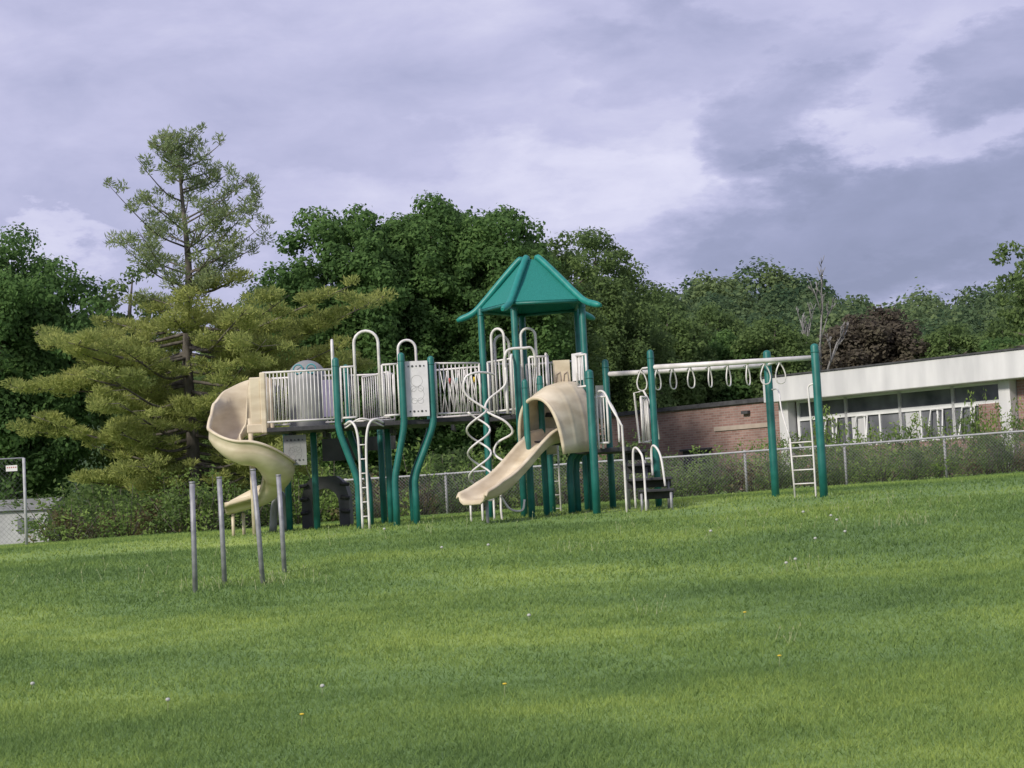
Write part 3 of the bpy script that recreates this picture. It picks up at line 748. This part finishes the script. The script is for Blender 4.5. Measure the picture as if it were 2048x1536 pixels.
def needles(C,Q,n,l,w):
    out=[]
    for c,r in zip(C,Q):
        m_=int(n*(r[0]/.4)**2)+24; d=nrm(rng.normal(size=(m_,3))); p=np.array(c)+d*np.array(r)*rng.random((m_,1))**.38
        a=nrm(d*np.array([1,1,.5])+np.array([0,0,.6])+rng.normal(size=(m_,3))*.5); b=nrm(np.cross(a,rng.normal(size=(m_,3))))
        ll=l*(.6+.8*rng.random((m_,1)))
        out.append(np.stack([p-a*ll*.5,p+b*w,p+a*ll*.5,p-b*w],1).reshape(-1,3))
    return np.concatenate(out)
quads_mesh("lower_foliage",needles(CL,CR,165,.16,.019),L_pine,4,PT)
quads_mesh("upper_foliage",needles(CT,CTR,160,.15,.018),L_pinetop,4,PT)

VA,ta=tree_geo(3,4.6,6.2,120,420,.13,(.17,.28),21,.85,low=-.95)
TA=make_tree("leafy_tree",(8.2,93,G(8,93)),VA,ta,L_light,"green tree with ragged crown above the annex roof",scale=(.9,.9,.90),group="trees beyond the buildings")
VB,tb=tree_geo(3,4.2,5.4,110,420,.13,(.17,.30),22,.8,gap=.06,low=-.95)
TB=make_tree("leafy_tree",(11.5,96,G(10,96)),VB,tb,L_maple,"dark green full-crowned tree beyond the building",scale=(.95,.95,.94),group="trees beyond the buildings")
VC,tcn=tree_geo(3,3.8,7.0,120,440,.13,(.17,.30),23,.85,gap=.06,low=-.9,lump=.08,kr=(.7,1.0))
TC=make_tree("copper_beech_tree",(23.2,112,G(23,112)),VC,tcn,L_copper,"dull dark brownish copper beech behind the flat roof",scale=(1.25,1.2,1.0))
spots=[('A',14.2,95,.85,.82),('A',15.4,104,.95,.84),('B',16.6,116,1.0,.82),('A',27.6,110,1.0,.84),('B',30.5,106,1.0,.86),
       ('A',33.5,118,1.05,.9),('B',20.6,124,1.05,.86),('A',26,128,1.1,.9),('B',36,125,1.1,1.0),('A',12,104,.95,.98),('B',16.6,92,.72,.62),('A',20.6,100,.7,.50),('B',25,96,.75,.55),('A',29,94,.8,.64),('B',32,92,.85,.78),
       ('A',-21,70,1.1,1.0),('B',-25,68,1.2,1.0),('A',-10.5,74,1.0,.84),('B',-14.5,78,1.1,.8),('A',-6,78,1,.9),('B',0.2,82,1,.95),('A',7.5,100,1.0,1.04)]
for k,(tp_,x,y,s,sz_) in enumerate(spots):
    copy_tree(TA if tp_=='A' else TB,(x,y,G(x,y)),(s,s,sz_),k*1.7)
V,t=tree_geo(2.4,3.6,8.0,90,380,.12,(.14,.24),31,.5,gap=.2,low=-.9)
make_tree("pine_tree",(27.0,88,G(26,88)),V,t,L_light,"tall open-crowned pine rising over the building roof",scale=(1.0,1.0,1.04))
dz=G(18,108); DT=thing("dead_tree",(18.4,104,dz),"bare grey leafless tree standing above the green woods","tree")
m=MB(); random.seed(4)
def br(p,d,L,r,lv):
    q=p+d*L; m.tube([p,p.lerp(q,.5)+Vector((random.uniform(-.04,.04)*L,0,0)),q],[r,r*.85,r*.65],5)
    if lv<4:
        for _ in range(4 if lv<2 else 3):
            nd=(d+Vector((random.uniform(-.5,.5),random.uniform(-.4,.4),random.uniform(.05,.4)))).normalized(); br(p.lerp(q,random.uniform(.5,1)),nd,L*random.uniform(.36,.52),max(.024,r*.5),lv+1)
br(Vector((18.4,104,dz-.2)),Vector((0,0,1)),8.4,.15,0)
m.build("trunk",M_dead,DT,(18.4,104,dz))

# shrubs
def shrub_geo(seed,ls=.05,dn=600):
    global rng
    rng=np.random.default_rng(seed); random.seed(seed)
    C=[(random.gauss(0,.42),random.gauss(0,.25),abs(random.gauss(.45,.28))+.1) for _ in range(16)]; Q=[(s,s,s*1.1) for s in [random.uniform(.16,.34) for _ in C]]
    V=leaves(C,Q,dn,ls,.45,.5,.1); t=MB()
    for c in C: t.tube([(c[0]*.25,c[1]*.25,-.05),(c[0]*.7,c[1]*.7,c[2]*.6),(c[0],c[1],c[2]+.1)],[.012,.008,.004],4)
    return V,t
SR=[]
for k,(lm,lab) in enumerate(((L_shrub,"leafy bright green wild shrub growing along the fence"),(L_light,"dark green bushy shrub by the chain-link fence"),(L_brown,"reddish-brown sparse shrub near the fence"))):
    V,t=shrub_geo(50+k); e=thing("shrub",((9.5,46.2,0),(2.4,46.4,0),(-9.6,46.0,0))[k],lab,"shrub","shrubs along the fence"); e.location.z=G(e.location.x,e.location.y)
    t.build("stem",M_bark,e); quads_mesh("foliage",V,lm,4,e); SR.append(e)
random.seed(77)
for i in range(96):
    x=-12.3+35*(i+random.random())/96; y=random.uniform(45.35,48.0)
    s=random.uniform(.6,1.05)*(1.0 if x>2 else 1.25); k=0 if random.random()<.62 else 1
    if random.random()<.12: k=2
    copy_tree(SR[k],(x,y,G(x,y)),(s*1.2,s,s*random.uniform(.75,1.3)),random.uniform(0,6))
for i in range(26):
    x=-14.2+15.8*(i+random.random())/26; y=random.uniform(52,56); s=random.uniform(1.3,2.1)
    copy_tree(SR[1 if random.random()<.4 else 0],(x,y,G(x,y)),(s*1.2,s,s*random.uniform(.6,.95)),random.uniform(0,6))
for (x,y,s,k) in ((3.2,60,1.5,1),(5.6,54,1.0,0),(6.4,52,.95,0),(4.9,56,1.0,1),(7.4,56,1.1,0),(8.1,54,.9,0)):
    copy_tree(SR[k],(x,y,G(x,y)),(s*1.2,s,s*1.15),x*3)
for i in range(22):
    f=(i+.5)/22; s=1.5 if i%3 else 1.15; x=10.3+9.5*f-1.1; y=68-10.8*f-1.0
    copy_tree(SR[(0,0,1,0)[i%4]],(x,y,G(x,y)),(s*.8,s*.7,1.25+.5*random.random()+(.45 if i in (4,5,14,15,16) else 0)),i*2.1)

# ------------------------------------------------------------------ hill and woods
def hz(x,y):
    t=np.clip((y-128)/130,0,1); s=t*t*(3-2*t)
    return 1.2+s*(19.6-.045*(x-45)+1.8*np.sin(x*.07)+1.1*np.sin(x*.19+1))
hx=np.arange(-160,241,8.); hy=np.concatenate([np.arange(126,300,8.),[340,420,600]])
HX,HY=np.meshgrid(hx,hy); HZ=hz(HX,HY); h=MB(); h.v=[Vector(p) for p in zip(HX.ravel(),HY.ravel(),HZ.ravel())]; nh=len(hx)
for j in range(len(hy)-1):
    for i in range(nh-1): h.face((j*nh+i,j*nh+i+1,(j+1)*nh+i+1,(j+1)*nh+i),True)
ho=h.build("hill",M_hill); ho["kind"]="structure"
rng=np.random.default_rng(9)
nC=620; y=133+rng.random(nC)*140; x=-35+rng.random(nC)*(155); zz=hz(x,y); C=[];Q=[]
for a,b,c in zip(x,y,zz):
    r=rng.uniform(2.2,4.6); hh=c+3.6+rng.uniform(-1.5,2.2); C.append((a,b,hh)); Q.append((r,r,r*rng.uniform(.95,1.3)))
    for _ in range(3):
        dd=nrm(rng.normal(size=(1,3)))[0]; C.append((a+dd[0]*r*.7,b+dd[1]*r*.7,hh+abs(dd[2])*r*.8)); Q.append((r*.45,r*.45,r*.42))
fo=quads_mesh("woodland",leaves(C,Q,48,.30,.7,1.0,.8),L_forest,4); fo["kind"]="stuff"; fo["label"]="distant green wooded hillside of mixed trees"; fo["category"]="forest"

# ------------------------------------------------------------------ sky, sun
w=bpy.data.worlds.new("World"); bpy.context.scene.world=w; w.use_nodes=True; nt=w.node_tree; nt.nodes.clear()
def N_(t): return nt.nodes.new(t)
def mth(op,a,b=None,c=None,clamp=False):
    n=N_("ShaderNodeMath"); n.operation=op; n.use_clamp=clamp
    for i,v in enumerate((a,b,c)):
        if v is None: continue
        if isinstance(v,(int,float)): n.inputs[i].default_value=v
        else: nt.links.new(v,n.inputs[i])
    return n.outputs[0]
out=N_("ShaderNodeOutputWorld"); bg=N_("ShaderNodeBackground"); bg.inputs[1].default_value=.1; nt.links.new(bg.outputs[0],out.inputs[0])
sun_el=math.radians(34); sun_az=math.atan2(-.62,-.74)
sky=N_("ShaderNodeTexSky"); sky.sky_type='NISHITA'; sky.sun_disc=False; sky.sun_elevation=sun_el; sky.sun_rotation=sun_az%(2*math.pi)
tc=N_("ShaderNodeTexCoord"); sp=N_("ShaderNodeSeparateXYZ"); nt.links.new(tc.outputs["Generated"],sp.inputs[0])
mp=N_("ShaderNodeMapping"); mp.inputs["Scale"].default_value=(1,1,2.3); mp.inputs["Rotation"].default_value=(0,math.radians(-6),0); nt.links.new(tc.outputs["Generated"],mp.inputs[0])
def noise(sc,det,rough=.5,dist=.0,off=None):
    n=N_("ShaderNodeTexNoise"); n.inputs["Scale"].default_value=sc; n.inputs["Detail"].default_value=det; n.inputs["Roughness"].default_value=rough; n.inputs["Distortion"].default_value=dist
    if off:
        m2=N_("ShaderNodeMapping"); m2.inputs["Location"].default_value=off; nt.links.new(mp.outputs[0],m2.inputs[0]); nt.links.new(m2.outputs[0],n.inputs["Vector"])
    else: nt.links.new(mp.outputs[0],n.inputs["Vector"])
    return n.outputs["Fac"]
nA=noise(4.2,6,.55,.3); nB=noise(13,7,.6,.3,(3,1,5)); nW=noise(9,7,.6,0,(7,2,1)); nV=noise(11,7,.6,0,(1,9,4))
wx=mth('MULTIPLY_ADD',nW,.26,-.13); wz=mth('MULTIPLY_ADD',nV,.12,-.06)
X=mth('ADD',sp.outputs[0],wx); Z=mth('ADD',sp.outputs[2],wz)
def blob(cx,cz,rx,rz_,amp):
    a=mth('DIVIDE',mth('SUBTRACT',X,cx),rx); b=mth('DIVIDE',mth('SUBTRACT',Z,cz),rz_)
    d=mth('ADD',mth('MULTIPLY',a,a),mth('MULTIPLY',b,b))
    k=mth('SUBTRACT',1.0,d,clamp=True)
    return mth('MULTIPLY',mth('SMOOTH_MIN',mth('MULTIPLY',k,1.3),1.0,.5),amp)
v=mth('ADD',mth('MULTIPLY',nA,.72),mth('MULTIPLY',nB,.44))
for args in ((.22,.140,.17,.044,-.40),(.165,.195,.06,.040,-.28),(.12,.240,.09,.026,-.15),(.28,.222,.05,.026,-.26),(.16,.108,.3,.024,-.14),
             (-.02,.165,.19,.032,.14),(.06,.188,.08,.022,.10),(.245,.188,.06,.014,.09),(-.29,.150,.065,.010,.22),(-.28,.134,.06,.008,-.12),(-.22,.26,.12,.02,.04)):
    v=mth('ADD',v,blob(*args))
r=N_("ShaderNodeValToRGB"); nt.links.new(v,r.inputs[0]); e=r.color_ramp.elements
e[0].position=.10; e[0].color=(.240,.262,.40,1); e[1].position=.95; e[1].color=(.73,.72,.87,1)
for p,c in ((.30,(.30,.32,.485,1)),(.46,(.405,.415,.605,1)),(.62,(.50,.50,.70,1))):
    k=e.new(p); k.color=c
sc=N_("ShaderNodeVectorMath"); sc.operation='SCALE'; sc.inputs[3].default_value=11.5; nt.links.new(r.outputs[0],sc.inputs[0])
mx=N_("ShaderNodeMix"); mx.data_type='RGBA'; mx.inputs[0].default_value=.93; nt.links.new(sky.outputs[0],mx.inputs[6]); nt.links.new(sc.outputs[0],mx.inputs[7])
nt.links.new(mx.outputs[2],bg.inputs[0])
sd=bpy.data.lights.new("sun",'SUN'); sd.energy=3.5; sd.angle=math.radians(9); sd.color=(1,.94,.82)
so=bpy.data.objects.new("sun",sd); COL.objects.link(so)
dv=Vector((math.sin(sun_az)*math.cos(sun_el),math.cos(sun_az)*math.cos(sun_el),math.sin(sun_el))).normalized(); so.rotation_euler=dv.to_track_quat('Z','Y').to_euler(); so.location=(-20,-20,30)

# ------------------------------------------------------------------ camera
cd=bpy.data.cameras.new("camera"); cam=bpy.data.objects.new("camera",cd); COL.objects.link(cam)
cd.sensor_width=36; cd.lens=36*3500/2048; cd.clip_end=6000; cd.clip_start=.1
cam.matrix_world=Matrix.Translation((0,0,1.6))@Matrix.Rotation(math.radians(93.79),4,'X')@Matrix.Rotation(math.radians(-3.0),4,'Z')
sc_=bpy.context.scene; sc_.camera=cam
sc_.view_settings.view_transform='Standard'; sc_.view_settings.look='None'; sc_.view_settings.exposure=0
